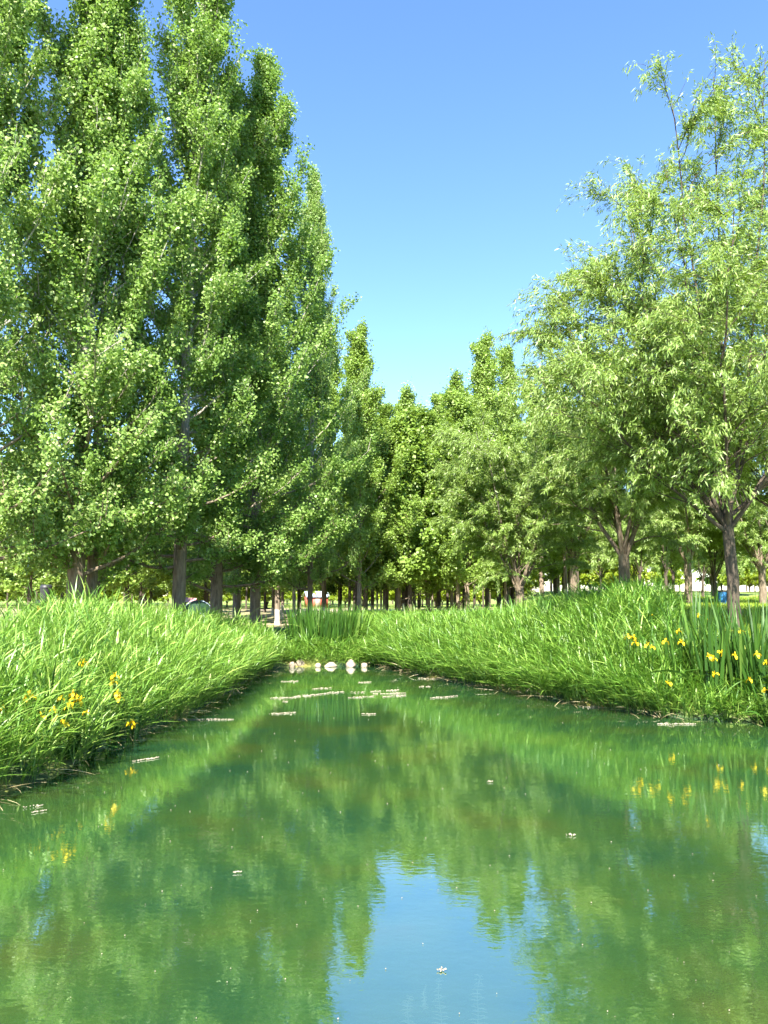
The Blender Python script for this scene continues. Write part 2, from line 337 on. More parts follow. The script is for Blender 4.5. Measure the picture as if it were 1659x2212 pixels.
# ------------------------------------------------------------------ trees
def poplar_meshes(seed, H=22., R=2.6, base=3.0, nleaf=80000, lsize=.085, r0=.19, nb=75, leafmat='poplar', barkmat='bark', low_el=12, tuft=9, sub=6, spread=.15, pw=.68, lv=(.62, 1.3), eh=58):
    rg = np.random.default_rng(seed)
    wood = MB(); lf = MB()
    tz = np.linspace(0, H*.97, 14); wob = np.cumsum(rg.normal(0, .05, (14, 2)), 0)*np.linspace(0, 1, 14)[:, None]
    trunk = np.column_stack([wob, tz])
    rr = r0*(1-tz/H)**.85+.012; rr[0] *= 1.35; 
    fl = np.insert(trunk, 1, trunk[0]*.75+trunk[1]*.25, 0); fr_ = np.insert(rr, 1, r0*1.02)
    wood.tube(fl, fr_, 12, .3)
    segs = []   # (pts, weight)
    ga_ = 2.39996; Hc = H-base
    for k in range(nb):
        t_ = ((k+rg.random())/nb)
        z = base+Hc*t_*.93
        prof = (.85+.75*t_ if t_ < .2 else 1.0*(1-((t_-.2)/.8))**pw+.07)
        L = R*prof*rg.uniform(*lv)*1.35
        az = k*ga_+rg.normal(0, .4)
        e0 = math.radians(low_el+eh*min(1, t_*2.2)+rg.normal(0, 6))
        p0 = np.array([np.interp(z, tz, trunk[:, 0]), np.interp(z, tz, trunk[:, 1]), z])
        d = [math.cos(az)*math.cos(e0), math.sin(az)*math.cos(e0), math.sin(e0)]
        pts = grow(rg, p0, d, L, 6, up=.12+.08*t_, jit=.07)
        rb = max(.012, r0*.30*(1-t_)**.7)
        wood.tube(pts, np.linspace(rb, .006, len(pts)), 5, .7)
        segs.append((pts[2:], L*.7))
        for q in range(sub):
            s2 = rg.uniform(.15, .97); pp, dd = along(pts, s2)
            e = rg.normal(0, .75, 3); e[2] = abs(e[2])*.5+.25
            L2 = L*.24*(1.25-s2)*rg.uniform(.6, 1.4)+.25
            p2 = grow(rg, pp, dd+e, L2, 4, up=.12, jit=.1)
            wood.tube(p2, np.linspace(rb*.4, .004, len(p2)), 3, .7)
            segs.append((p2, L2*1.5))
    segs.append((trunk[-3:], 1.2))
    wts = np.array([w_ for _, w_ in segs])*rg.lognormal(0, .55, len(segs)); nt_ = int(nleaf/tuft)
    idx = rg.choice(len(segs), nt_, p=wts/wts.sum())
    cen = np.empty((nt_, 3)); axd = np.empty((nt_, 3))
    sarr = rg.random(nt_)**.8
    for n_, (ii, s3) in enumerate(zip(idx, sarr)):
        a, dd = along(segs[ii][0], s3); cen[n_] = a; axd[n_] = dd
    cen += rg.normal(0, spread*.75, (nt_, 3))
    c0 = np.repeat(cen, tuft, 0); ax = np.repeat(axd, tuft, 0)
    c0 = c0+rg.normal(0, .065, c0.shape)+ax*rg.uniform(-.15, .2, (len(c0), 1))
    n = len(c0)
    out = c0*np.array([1, 1, 0]); out = unit(out)
    d = rg.normal(0, 1, (n, 3))+out*.5+np.array([0, 0, -.35])
    nrm = rg.normal(0, .75, (n, 3))+out*.55+np.array([0, 0, .85])
    ls = lsize*rg.uniform(.65, 1.2, n)
    ls *= np.repeat(rg.uniform(.75, 1.2, nt_), tuft)
    kites(lf, rg, c0, d, nrm, ls, ls*.9, .36, rnd=np.repeat(rg.random(nt_), tuft)*.5+rg.random(n)*.5)
    return wood.mesh('trunk', M[barkmat], True), lf.mesh('crown', M[leafmat])

def willow_meshes(seed, H=13.4, R=4., fork=2.1, nleaf=95000, L_=.115, r0=.15, leafmat='willow', barkmat='bark_dark', limbs=7, lean=(0, 0), w=.17, sec=11, tips=None):
    rg = np.random.default_rng(seed); wood = MB(); lf = MB()
    n = 7; tr = np.column_stack([np.linspace(0, lean[0], n), np.linspace(0, lean[1], n), np.linspace(0, fork, n)]); tr[1:-1, :2] += rg.normal(0, .012, (n-2, 2))
    wood.tube(tr, np.interp(np.arange(n), [0, 1, n-1], [r0*1.3, r0*1.05, r0*.92]), 12, .3)
    top = tr[-1]; segs = []
    if tips: limbs = len(tips)
    for k in range(limbs):
        az = k*2*math.pi/limbs+rg.normal(0, .25); e0 = math.radians(rg.uniform(54, 76) if k else 84)
        L = (H-fork)*rg.uniform(.72, .98)*(1.0 if k else 1.02)/max(.82, math.sin(e0))
        L = min(L, (H-fork)*1.02)
        d = [math.cos(az)*math.cos(e0), math.sin(az)*math.cos(e0), math.sin(e0)]
        st = top+np.array([0, 0, -rg.uniform(0, .35)])
        pts = grow(rg, st, d, L, 12, up=.06, jit=.06)
        if tips:
            T = np.array(tips[k], float)*np.array([1, 1, 1.]); q_ = np.linspace(0, 1, 13)[:, None]; ctl = st+(T-st)*np.array([.62, .62, .42])
            pts = st*(1-q_)**2+2*ctl*q_*(1-q_)+T*q_*q_; wv = np.cumsum(rg.normal(0, .045, (13, 3)), 0); pts = pts+wv*q_*1.0
        wood.tube(pts, np.interp(np.linspace(0, 1, 13), [0, .3, 1], [r0*.42, r0*.25, .008]), 7, .5)
        for q in range(sec):
            s2 = (q+rg.random())/sec*.90+.08; pp, dd = along(pts, s2)
            a2 = rg.uniform(0, 2*math.pi); e2 = rg.uniform(.1, .9)
            o = np.array([math.cos(a2), math.sin(a2), e2])
            rad = unit((pp-top)*np.array([1, 1, 0])+1e-3)
            L2 = R*.62*(1.1-s2*.75)*rg.uniform(.6, 1.3)
            p2 = grow(rg, pp, dd*.5+o+rad*.5, L2, 7, up=.03, droop=.16, jit=.10)
            wood.tube(p2, np.linspace(max(.01, r0*.16*(1-s2)), .005, 8), 4, .5)
            for h in range(9):
                s3 = rg.uniform(.2, 1.); p_, d_ = along(p2, s3)
                e = rg.normal(0, .6, 3); e[2] = rg.uniform(-.2, .7)
                L3 = rg.uniform(.5, 1.25)
                p3 = grow(rg, p_, d_+e, L3, 6, up=.02, droop=.55, jit=.12)
                wood.tube(p3, np.linspace(.006, .002, 7), 3, .6)
                segs.append((p3, L3))
            segs.append((p2[3:], L2*.35))
    wts = np.array([w_ for _, w_ in segs])
    idx = rg.choice(len(segs), nleaf//4, p=wts/wts.sum()); sa = rg.random(nleaf//4)
    c0 = np.empty((nleaf//4, 3)); dr = np.empty((nleaf//4, 3))
    for n_, (ii, s3) in enumerate(zip(idx, sa)): c0[n_], dr[n_] = along(segs[ii][0], s3)
    c0 = np.repeat(c0, 4, 0)+rg.normal(0, .045, (len(c0)*4, 3)); dr = np.repeat(dr, 4, 0); n = len(c0)
    d = unit(dr)*.8+rg.normal(0, .5, (n, 3))+np.array([0, 0, -.55])
    nrm = rg.normal(0, .8, (n, 3))+np.array([-.2, -.2, .7])
    ls = L_*rg.uniform(.6, 1.25, n)
    kites(lf, rg, c0, d, nrm, ls, ls*w, .42)
    return wood.mesh('trunk', M[barkmat], True), lf.mesh('crown', M[leafmat])

def tree(name, meshes, x, y, label, cat, group=None, rz=0., sc=1., zs=1., sink=.05, tilt=(0, 0)):
    z = float(gh(x, y))-sink
    o = empty(name, (x, y, z), rz); o.scale = (sc, sc, sc*zs); o.rotation_euler = (tilt[0], tilt[1], rz)
    link('trunk', meshes[0], o); link('crown', meshes[1], o)
    return tag(o, label, cat, group)

GP = 'tall poplars along the left bank'
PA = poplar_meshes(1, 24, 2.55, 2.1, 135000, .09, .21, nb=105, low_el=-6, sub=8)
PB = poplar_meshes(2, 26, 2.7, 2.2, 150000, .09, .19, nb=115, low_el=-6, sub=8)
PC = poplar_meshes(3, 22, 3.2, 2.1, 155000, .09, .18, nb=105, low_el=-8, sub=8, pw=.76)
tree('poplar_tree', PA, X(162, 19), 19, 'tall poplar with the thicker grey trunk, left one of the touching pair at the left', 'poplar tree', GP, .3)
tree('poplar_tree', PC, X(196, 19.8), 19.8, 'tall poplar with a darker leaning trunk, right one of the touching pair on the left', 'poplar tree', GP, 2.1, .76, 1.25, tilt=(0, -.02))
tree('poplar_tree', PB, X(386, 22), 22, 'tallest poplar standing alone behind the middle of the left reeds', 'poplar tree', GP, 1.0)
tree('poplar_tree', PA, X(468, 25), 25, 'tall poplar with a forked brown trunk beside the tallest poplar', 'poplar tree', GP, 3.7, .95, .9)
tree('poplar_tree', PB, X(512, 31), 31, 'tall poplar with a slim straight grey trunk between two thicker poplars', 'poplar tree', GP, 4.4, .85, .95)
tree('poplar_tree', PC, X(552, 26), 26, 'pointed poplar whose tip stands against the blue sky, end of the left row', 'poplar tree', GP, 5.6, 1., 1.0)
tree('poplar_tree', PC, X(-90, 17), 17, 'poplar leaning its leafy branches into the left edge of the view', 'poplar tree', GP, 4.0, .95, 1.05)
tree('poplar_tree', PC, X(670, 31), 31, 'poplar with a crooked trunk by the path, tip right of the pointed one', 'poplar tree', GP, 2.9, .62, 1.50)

GM = 'mid distance poplars around the end of the pond'
PD = poplar_meshes(11, 16, 3.1, 1.7, 80000, .10,   .12, nb=56, pw=.8, lv=(.35, 1.5), eh=44, leafmat='far_poplar', barkmat='bark_white', spread=.17)
PE = poplar_meshes(12, 18, 3.1, 2.0, 80000, .105,   .12, nb=56, pw=.8, lv=(.35, 1.5), eh=44, leafmat='far_poplar', barkmat='bark_white', low_el=20, spread=.17)
PF = poplar_meshes(13, 14, 3.1, 1.6, 65000, .105, .11, nb=50, pw=.8, lv=(.35, 1.5), eh=44, leafmat='far_poplar', barkmat='bark_white', spread=.19)
mids = [  # x display of trunk, distance, mesh, scale, zscale, label
 (776, 39, PE, .80, 1.13, 'poplar with whitewashed foot rising above the dark iris clump at the end of the pond'),
 (700, 46, PD, 1., 1.12, 'poplar just left behind the one above the dark iris clump'),
 (835, 50, PD, 1., .92, 'poplar with thin whitewashed trunk at the left end of the boardwalk'),
 (872, 56, PF, 1., 1.22, 'low poplar at the bottom of the gap of sky'),
 (905, 52, PF, .9, .98, 'shortest poplar in the gap of sky, its tip just right of the lowest point'),
 (948, 54, PD, 1., 1.03, 'poplar right of the gap of sky with a narrow tip'),
 (985, 50, PE, .95, .98, 'poplar with a two pointed tip right of the gap of sky'),
 (1052, 52, PE, 1.05, 1.08, 'highest poplar on the right of the gap, dark against the sky'),
 (1095, 56, PD, 1., 1.28, 'dark poplar close behind the first willow'),
 (1010, 42, PF, 1.0, .95, 'leafy poplar in front of the tallest right hand poplar'),
 (925, 44, PF, 1., .90, 'bushy poplar below the gap of sky above the boardwalk'),
 (860, 42, PF, .95, .92, 'bushy poplar with low branches left of the boardwalk'),
 (790, 45, PE, .9, .90, 'poplar with a slim crown in the middle of the far row'),
 (600, 44, PD, 1., 1.05, 'poplar standing behind the sandy path opening'),
 (1170, 48, PD, 1., .85, 'poplar filling the space behind the first willow on the right'),
]
for k, (xd, D, ms, sc, zs, lab) in enumerate(mids):
    tree('poplar_tree', ms, X(xd, D), D, lab, 'poplar tree', GM, k*1.7, sc*1.2, zs/1.2)

GW = 'willows on the right bank'
W1 = willow_meshes(21, 13.0, 4.3, 2.6, 165000, .125, .112, w=.19, lean=(-.1, 0), sec=17, tips=[(-2.0,-.3,8.8),(-1.0,.4,10.4),(-.7,-.5,11.0),(.15,.3,12.3),(1.0,-.4,12.4),(-2.9,.6,7.0),(-3.3,-.6,5.4),(-2.6,-.1,7.6),(-1.8,.8,9.8),(2.0,.4,11.2),(3.2,-.2,9.3),(-1.0,-2.4,7.6),(1.0,2.5,9.0),(-1.9,2.3,8.4),(2.0,-2.2,7.8),(3.4,1.2,6.2)])
W2 = willow_meshes(22, 9.5, 3.8, 2.1, 120000, .14, .17, barkmat='bark', limbs=9, w=.22, sec=14)
tree('willow_tree', W1, X(1590, 15), 15, 'large willow with a dark single trunk growing behind the yellow irises', 'willow tree', GW, .0, 1.0, .97)
tree('willow_tree', W2, X(1122, 27), 27, 'willow with a pale brown trunk and spreading low bare twigs', 'willow tree', GW, 1.0, .95, .9)
tree('willow_tree', W2, X(1350, 23), 23, 'willow with its trunk hidden behind the highest reeds', 'willow tree', GW, 3.3, 1.0, 1.)
tree('willow_tree', W1, X(1760, 19), 19, 'willow reaching in from beyond the right edge', 'willow tree', GW, 2.0, .95, .98)
tree('willow_tree', W2, X(1488, 34), 34, 'slim dark trunked willow left of the blue bin', 'willow tree', GW, 5.0, 1.0, .95)
tree('willow_tree', W2, X(1240, 36), 36, 'willow crown standing between the two nearer willows', 'willow tree', GW, 2.4, 1., 1.)
tree('willow_tree', W2, X(1648, 33), 33, 'willow with a whitish brown trunk at the right edge behind the lawn', 'willow tree', GW, .6, .9, .9)
WF = willow_meshes(23, 8.0, 3.0, 1.7, 30000, .22, .10, limbs=7, w=.25, sec=9)
tree('willow_tree', WF, X(1545, 36), 36, 'small willow with a whitewashed foot beside the blue bin', 'willow tree', GW, .9, .9, .9)

# the plantation behind: thin trunks, whitewashed feet
PG = poplar_meshes(31, 11, 2.2, 2.0, 16000, .19, .105, nb=40, leafmat='far_poplar', barkmat='bark_white', tuft=6, sub=4, spread=.2)
PH = poplar_meshes(32, 12, 2.3, 2.2, 16000, .19, .12, nb=40, leafmat='far_poplar', barkmat='bark_dark', tuft=6, sub=4, spread=.2)
PI_ = poplar_meshes(33, 10, 2.3, 2.5, 14000, .22, .10, nb=34, leafmat='bush', barkmat='bark_dark', tuft=6, sub=4, spread=.25)
BU = willow_meshes(34, 5.5, 3.4, .5, 16000, .26, .10, leafmat='bush', limbs=9, w=.55, sec=7)
rg = random.Random(5); placed = []
protos = {}
def far_copy(key, ms, name, x, y, label, cat, group, rz, sc, zs):
    if key not in protos:
        protos[key] = tree(name, ms, x, y, label, cat, group, rz, sc, zs); return
    o = copy_tree(protos[key]); o.location = (x, y, float(gh(x, y))-.05); o.rotation_euler = (0, 0, rz); o.scale = (sc, sc, sc*zs)
    tag(o, label, cat, group)
def spot(x, y, dmin):
    for (a, b_) in placed:
        if (a-x)**2+(b_-y)**2 < dmin*dmin: return False
    placed.append((x, y)); return True
def zone(xd, D, zs):
    for lim, t_ in zs:
        if xd < lim: break
    return t_
ZC = [(640, 'left of the sandy path opening'), (760, 'between the sandy path and the nearest whitewashed poplar'), (860, 'in front of the left part of the boardwalk'), (960, 'around the right end of the boardwalk'), (1100, 'left of the first willow'), (9999, 'right of the first willow')]
ZL = [(70, 'at the left edge'), (170, 'left of the touching poplar pair'), (380, 'between the poplar pair and the tallest poplar'), (9999, 'between the tallest poplar and the sandy path')]
ZR = [(1420, 'left of the slim dark willow'), (1570, 'behind the blue bin'), (9999, 'right of the large dark willow trunk')]
ZF = [(160, 'seen left of the poplar pair'), (380, 'seen between the poplar pair and the tallest poplar'), (560, 'seen past the tallest poplar'), (760, 'seen around the red hut'), (960, 'seen above the boardwalk'), (1250, 'seen past the first willow'), (1570, 'seen past the slim dark willow'), (9999, 'seen at the right edge')]
n = 0
while n < 60:
    D = rg.uniform(40, 76); xd = rg.uniform(560, 1260); x = X(xd, D)
    if abs(xd-685) < 34 and rg.random() < .85: continue
    if not spot(x, D, 2.2): continue
    if rg.random() < .6: far_copy('g', PG, 'poplar_tree', x, D, 'thin whitewashed plantation poplar '+zone(xd, D, ZC), 'poplar tree', 'thin whitewashed poplars '+zone(xd, D, ZC), rg.uniform(0, 6), rg.uniform(.8, 1.1), rg.uniform(.9, 1.1))
    else: far_copy('h', PH, 'poplar_tree', x, D, 'thin dark trunked plantation poplar '+zone(xd, D, ZC), 'poplar tree', 'thin dark poplars '+zone(xd, D, ZC), rg.uniform(0, 6), rg.uniform(.8, 1.1), rg.uniform(.9, 1.1))
    n += 1
n = 0
while n < 26:
    D = rg.uniform(36, 72); xd = rg.uniform(-60, 560); x = X(xd, D)
    if not spot(x, D, 3.2): continue
    far_copy('h2', PH, 'shade_tree', x, D, 'dark trunked shady grove tree '+zone(xd, D, ZL), 'tree', 'dark grove trees '+zone(xd, D, ZL), rg.uniform(0, 6), rg.uniform(.75, 1.05), rg.uniform(.8, 1.))
    n += 1
n = 0
while n < 11:
    D = rg.uniform(44, 74); xd = rg.uniform(1260, 1720); x = X(xd, D)
    if not spot(x, D, 4.): continue
    far_copy('wf', WF, 'willow_tree', x, D, 'young willow on the lawn '+zone(xd, D, ZR), 'willow tree', 'young willows '+zone(xd, D, ZR), rg.uniform(0, 6), rg.uniform(.8, 1.1), rg.uniform(.85, 1.05))
    n += 1
n = 0
while n < 150:
    xd = rg.uniform(-80, 1740); D = rg.uniform(92 if 560 < xd < 1000 else 80, 128); x = X(xd, D)
    if not spot(x, D, 2.8): continue
    if rg.random() < .55: far_copy('bu', BU, 'shrub', x, D, 'far sunlit yellow green shrub '+zone(xd, D, ZF), 'shrub', 'far shrubs '+zone(xd, D, ZF), rg.uniform(0, 6), rg.uniform(.8, 1.3), rg.uniform(.8, 1.1))
    else: far_copy('pi', PI_, 'broadleaf_tree', x, D, 'far sunlit yellow green tree '+zone(xd, D, ZF), 'tree', 'far trees '+zone(xd, D, ZF), rg.uniform(0, 6), rg.uniform(.8, 1.2), rg.uniform(.9, 1.2))
    n += 1

# ------------------------------------------------------------------ reeds and grass (nobody could count them)
def reed_bed(name, seed, pts, hts, lean, mat, per=8, blade=(.35, .65), width=.017, stiff=1.):
    """pts Nx3 stem feet, hts stem heights, lean Nx2 lean vectors"""
    rg = np.random.default_rng(seed); mb = MB(); n = len(pts)
    ln = np.column_stack([lean, np.zeros(n)])+rg.normal(0, .2, (n, 3))*np.array([1, 1, 0])
    up = np.array([0, 0, 1.])
    # stems
    ribbons(mb, rg, pts, up+ln*.4, ln*.6, hts, np.full(n, width*.5), 3)
    fr_ = rg.uniform(.12, 1., (n, per)); fr_[:, 0] = rg.uniform(.8, 1., n)
    F = fr_.ravel()[:, None]; idx = np.repeat(np.arange(n), per)
    H_ = hts[idx][:, None]; l_ = ln[idx]
    b0 = pts[idx]+((up+l_*.4)/np.linalg.norm(up+l_*.4, axis=1, keepdims=True)*F+l_*.6*F*F)*H_
    az = rg.uniform(0, 2*math.pi, n*per)
    o = np.column_stack([np.cos(az), np.sin(az), np.zeros(n*per)])
    spread = rg.uniform(.15, 1.15, (n*per, 1))/stiff
    d0 = up+o*spread+l_*.8
    ll = rg.uniform(*blade, n*per)*rg.uniform(.6, 1.1, n*per)
    bend = (o*.45+l_*.6)/stiff*rg.uniform(.3, 1.3, (n*per, 1))-up*rg.uniform(.05, .85, (n*per, 1))/stiff
    rnd = np.clip(rg.random(n)[idx]*.5+rg.random(n*per)*.5, 0, 1)
    ribbons(mb, rg, b0, d0, bend, ll, rg.uniform(.6, 1.25, n*per)*width, 4, rnd)
    return link(name, mb.mesh(name, mat))
def band(seed, line, n, depth, off=-.1):
    rg = np.random.default_rng(seed); line = np.array(line, float)
    sg = np.linalg.norm(np.diff(line, axis=0), axis=1); cs = np.concatenate([[0], np.cumsum(sg)])
    u = rg.random(n)*cs[-1]; x = np.interp(u, cs, line[:, 0]); y = np.interp(u, cs, line[:, 1])
    i = np.clip(np.searchsorted(cs, u)-1, 0, len(sg)-1); t_ = (line[i+1]-line[i])/sg[i][:, None]
    d = off+rg.random(n)**1.15*depth
    return x, y, t_, d, u/cs[-1], rg
# left bank: line runs away from the camera, bank lies to its left
x, y, t_, d, u, rg2 = band(41, LBp[2:], 9000, 4.2)
nr = np.column_stack([-t_[:, 1], t_[:, 0]])
px_, py_ = x+nr[:, 0]*d, y+nr[:, 1]*d
xq = px_/py_*1662+829
keep = (py_ > 1.5) & ~((xq > 30) & (xq < 235) & (d < 1.0) & (rg2.random(len(d)) < .25)) & (rg2.random(len(d)) < 1) & ~((px_/py_*1662+829 < 75) & (d > 1.6) & (rg2.random(len(d)) < .75)) & ~((py_ > 18.5) & (px_/py_*1662+829 > 590+d*0))
px_, py_, d, nr, u = px_[keep], py_[keep], d[keep], nr[keep], u[keep]
z = np.maximum(gh(px_, py_), -.12); h = (.55+.75*sst(d, 0, 1.8))*rg2.uniform(.75, 1.12, len(d))*np.interp(py_, [0, 8, 16, 22], [1.05, 1.05, .98, .8])
xq = px_/py_*1662+829; h *= 1+.28*np.exp(-((xq-175)/65)**2)*rg2.random(len(h))*(d > 1)
ln_ = -nr*(.42*(1-sst(d, 0, 1.4)))[:, None]
tag(reed_bed('reed_bed', 42, np.column_stack([px_, py_, z]), h, ln_, M['reed'], 10, (.28, .56), .019, 1.6), 'dense bright green reeds covering the left bank down to the water', 'reeds', kind='stuff')
# right bank: reversed direction so that the bank lies to the right of the line
x, y, t_, d, u, rg2 = band(43, RBp[:-3], 11500, 4.6)
nr = np.column_stack([-t_[:, 1], t_[:, 0]]); px_, py_ = x+nr[:, 0]*d, y+nr[:, 1]*d
xd_ = px_/py_*1662+829
keep = (py_ > 4) & ~((xd_ > 1440) & (d > 1.7)) & ~((xd_ > 1440) & (rg2.random(len(d)) < .5)); px_, py_, d, nr, xd_ = px_[keep], py_[keep], d[keep], nr[keep], xd_[keep]
z = np.maximum(gh(px_, py_), -.12)
hm = .97*np.interp(xd_, [780, 900, 1100, 1300, 1360, 1440, 1520, 1700], [.75, 1.0, 1.08, 1.1, 1.15, .85, .5, .4])
h = hm*(.5+.5*sst(d, 0, 2.0))*rg2.uniform(.78, 1.12, len(d))
ln_ = -nr*(.5*(1-sst(d, 0, 1.8)))[:, None]
tag(reed_bed('reed_bed', 44, np.column_stack([px_, py_, z]), h, ln_, M['reed'], 10, (.28, .6), .022, 1.55), 'dense bright green reeds mounding over the right bank', 'reeds', kind='stuff')
# centre bed behind the rocks
rg2 = np.random.default_rng(45); n = 4600
yy = 21.6+9*rg2.random(n)**1.3; xx = np.array([X(a, b_) for a, b_ in zip(rg2.uniform(596, 960, n), yy)])
ss = sdist(xx, yy); k_ = (ss > -.15) & ~((xx/yy*1662+829 < 648) & (yy > 23.6)) & ~((xx/yy*1662+829 < 775) & (yy < 25.2) & (yy > 22.5) & (rg2.random(n) < .85)); xx, yy = xx[k_], yy[k_]
h = rg2.uniform(.55, .95, len(xx))*np.where(xx/yy*1662+829 < 655, .45, 1)*np.where(yy < 22.6, .5, 1)*np.interp(yy, [22.2, 25, 31], [.75, 1.1, 1.])
tag(reed_bed('reed_bed', 46, np.column_stack([xx, yy, np.maximum(gh(xx, yy), -.1)]), h, np.tile([0, -.12], (len(xx), 1)), M['reed'], 7, (.35, .65), .02), 'green reeds filling the ground behind the pale boulders', 'reeds', kind='stuff')
# meadow grass on the right and low blue green sedge under the left trees
def turf(name, seed, n, x0, x1, y0, y1, mat, hh, wd, label, cat, minS=1.5):
    rg = np.random.default_rng(seed); yy = y0+(y1-y0)*rg.random(n)**1.6
    xx = (rg.uniform(x0, x1, n)-829.5)/1662*yy; k = sdist(xx, yy) > minS; xx, yy = xx[k], yy[k]; n = len(xx)
    mb = MB(); o = rg.normal(0, .35, (n, 3)); o[:, 2] = 0
    sc = 1+(yy-y0)/(y1-y0)*.6
    ribbons(mb, rg, np.column_stack([xx, yy, gh(xx, yy)-.02]), np.array([0, 0, 1.])+o, o*.8-np.array([0, 0, .25]), hh*rg.uniform(.5, 1.2, n), wd*sc, 2)
    tag(link(name, mb.mesh(name, mat)), label, cat, kind='stuff')
turf('meadow_grass', 51, 90000, 1250, 1760, 14.5, 46, M['meadow'], .38, .022, 'sunlit yellow green meadow grass around the right willows', 'grass')
turf('meadow_grass', 52, 26000, 840, 1260, 24, 50, M['meadow'], .45, .024, 'yellow green meadow grass behind the right reeds under the far poplars', 'grass')
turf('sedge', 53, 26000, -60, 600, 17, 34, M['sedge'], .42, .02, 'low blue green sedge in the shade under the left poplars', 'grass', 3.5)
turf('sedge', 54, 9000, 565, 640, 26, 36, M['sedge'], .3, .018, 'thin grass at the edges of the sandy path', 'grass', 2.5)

# ------------------------------------------------------------------ irises
def petal_mesh(seed):
    rg = np.random.default_rng(seed); mb = MB()
    for k in range(3):
        a = k*2*math.pi/3+rg.normal(0, .15)
        for kind in (0, 1):
            aa = a+kind*math.pi/3; o = np.array([math.cos(aa), math.sin(aa), 0]); s = np.array([-o[1], o[0], 0]); rows = []
            prof = [(0, 0, .008), (.022, .018, .018), (.048, .016, .034), (.066, -.012, .030), (.072, -.04, .012)] if kind == 0 else [(0, 0, .006), (.010, .03, .014), (.018, .055, .016), (.030, .07, .006)]
            for (r_, z_, w_) in prof: rows += [o*r_+s*w_*.75+np.array([0, 0, z_]), o*r_-s*w_*.75+np.array([0, 0, z_+.003])]
            f = [[2*i, 2*i+1, 2*i+3, 2*i+2] for i in range(len(prof)-1)]
            mb.quads(np.array(rows)*1.0, f, np.full(len(f), rg.random()))
    return mb.mesh('flower', M['petal'])
FL = [petal_mesh(60+k) for k in range(3)]
def iris_plant(seed, x, y, z, nb, hh, flowers, label, spread=.16, width=.03, lean=(0, 0)):
    """flowers: world points of blooms"""
    rg = np.random.default_rng(seed); o = empty('iris_plant', (x, y, z)); mb = MB()
    az = rg.uniform(0, 6.28, nb); rd = rg.random(nb)**.5*spread
    b0 = np.column_stack([np.cos(az)*rd, np.sin(az)*rd, np.zeros(nb)])
    oo = np.column_stack([np.cos(az), np.sin(az), np.zeros(nb)])*rg.uniform(.05, .30, (nb, 1))+np.array([lean[0], lean[1], 0])
    fl = (rg.random(nb) < .25)[:, None]
    ribbons(mb, rg, b0, np.array([0, 0, 1.])+oo, np.where(fl, oo*2.2-np.array([0, 0, .7]), oo*.25), hh*1.22*rg.uniform(.6, 1.1, nb), np.full(nb, width*1.9)*rg.uniform(.7, 1.2, nb), 6)
    link('leaves', mb.mesh('leaves', M['iris']), o)
    for q, p in enumerate(flowers):
        p = np.array(p)-np.array([x, y, z]); mid = np.array([p[0]*.45, p[1]*.45, p[2]*.55])
        st = MB(); st.tube(np.array([[p[0]*.15, p[1]*.15, 0], mid, p*np.array([.8, .8, .85]), p]), [.006, .005, .004, .004], 5)
        link('stem', st.mesh('stem', M['iris']), o)
        f = link('flower', FL[(q+seed) % 3], o); f.location = p; sc = rg.uniform(.7, 1.1); f.scale = (sc*.9,)*3; f.rotation_euler = (rg.normal(0, .25), rg.normal(0, .25), rg.uniform(0, 6))
    return tag(o, label, 'iris', 'yellow irises on the banks')
def iris_at(seed, xd, D, nb, hh, fl, label, **kw):
    x = X(xd, D); z = max(float(gh(x, D)), -.05)
    iris_plant(seed, x, D, z, nb, hh, [P(a, b_, D-dd) for (a, b_, dd) in fl], label, **kw)
R_ = [
 (1640, 12.6, 90, 1.42, [(1636, 1415, .35), (1655, 1432, .3), (1620, 1470, .45)], 'iris clump at the right edge with tall stiff leaves and three yellow flowers'),
 (1590, 12.9, 90, 1.42, [(1588, 1417, .4), (1545, 1456, .45), (1600, 1365, .2)], 'iris clump in front of the dark willow trunk'),
 (1530, 13.0, 80, 1.32, [(1533, 1419, .5), (1541, 1424, .5), (1510, 1330, .1), (1556, 1410, .4)], 'iris clump just left of the dark willow trunk with a double flower'),
 (1655, 11.9, 30, .9, [(1652, 1492, .3)], 'low iris clump close to the water at the right edge'),
 (1470, 13.4, 40, 1.1, [(1466, 1365, .4), (1472, 1388, .45)], 'iris clump with two flowers one above the other in the right reeds'),
 (1500, 14.2, 44, 1.2, [(1528, 1340, 0)], 'iris clump standing behind the others with its flower near the lawn'),
 (1400, 13.6, 16, .95, [(1398, 1395, .75), (1410, 1399, .72)], 'iris with a broad yellow double flower among the right reeds'),
 (1362, 14.0, 14, .95, [(1357, 1376, .7), (1368, 1378, .7), (1373, 1390, .7)], 'iris with three touching flowers left of the broad double flower'),
 (1430, 12.9, 14, .7, [(1437, 1387, .3), (1445, 1478, .45)], 'iris with a flower low over the dark bank edge'),
 (1424, 14.6, 12, 1.1, [(1408, 1330, .2)], 'iris with one flower near the top of the right reeds'),
 (1180, 17.8, 8, .9, [(1176, 1409, 1.1)], 'iris with one flower in the middle of the right reeds'),
 (1134, 18.6, 8, .9, [(1132, 1381, 1.2)], 'iris with a small flower higher up in the middle of the right reeds'),
 (1024, 20.5, 8, .9, [(1020, 1370, 1.2), (1010, 1392, 1.2)], 'iris with two small flowers at the far part of the right reeds')]
for k, (xd, D, nb, hh, fl, lab) in enumerate(R_): iris_at(70+k, xd, D, nb, hh, fl, lab, spread=.30 if nb > 35 else .16)
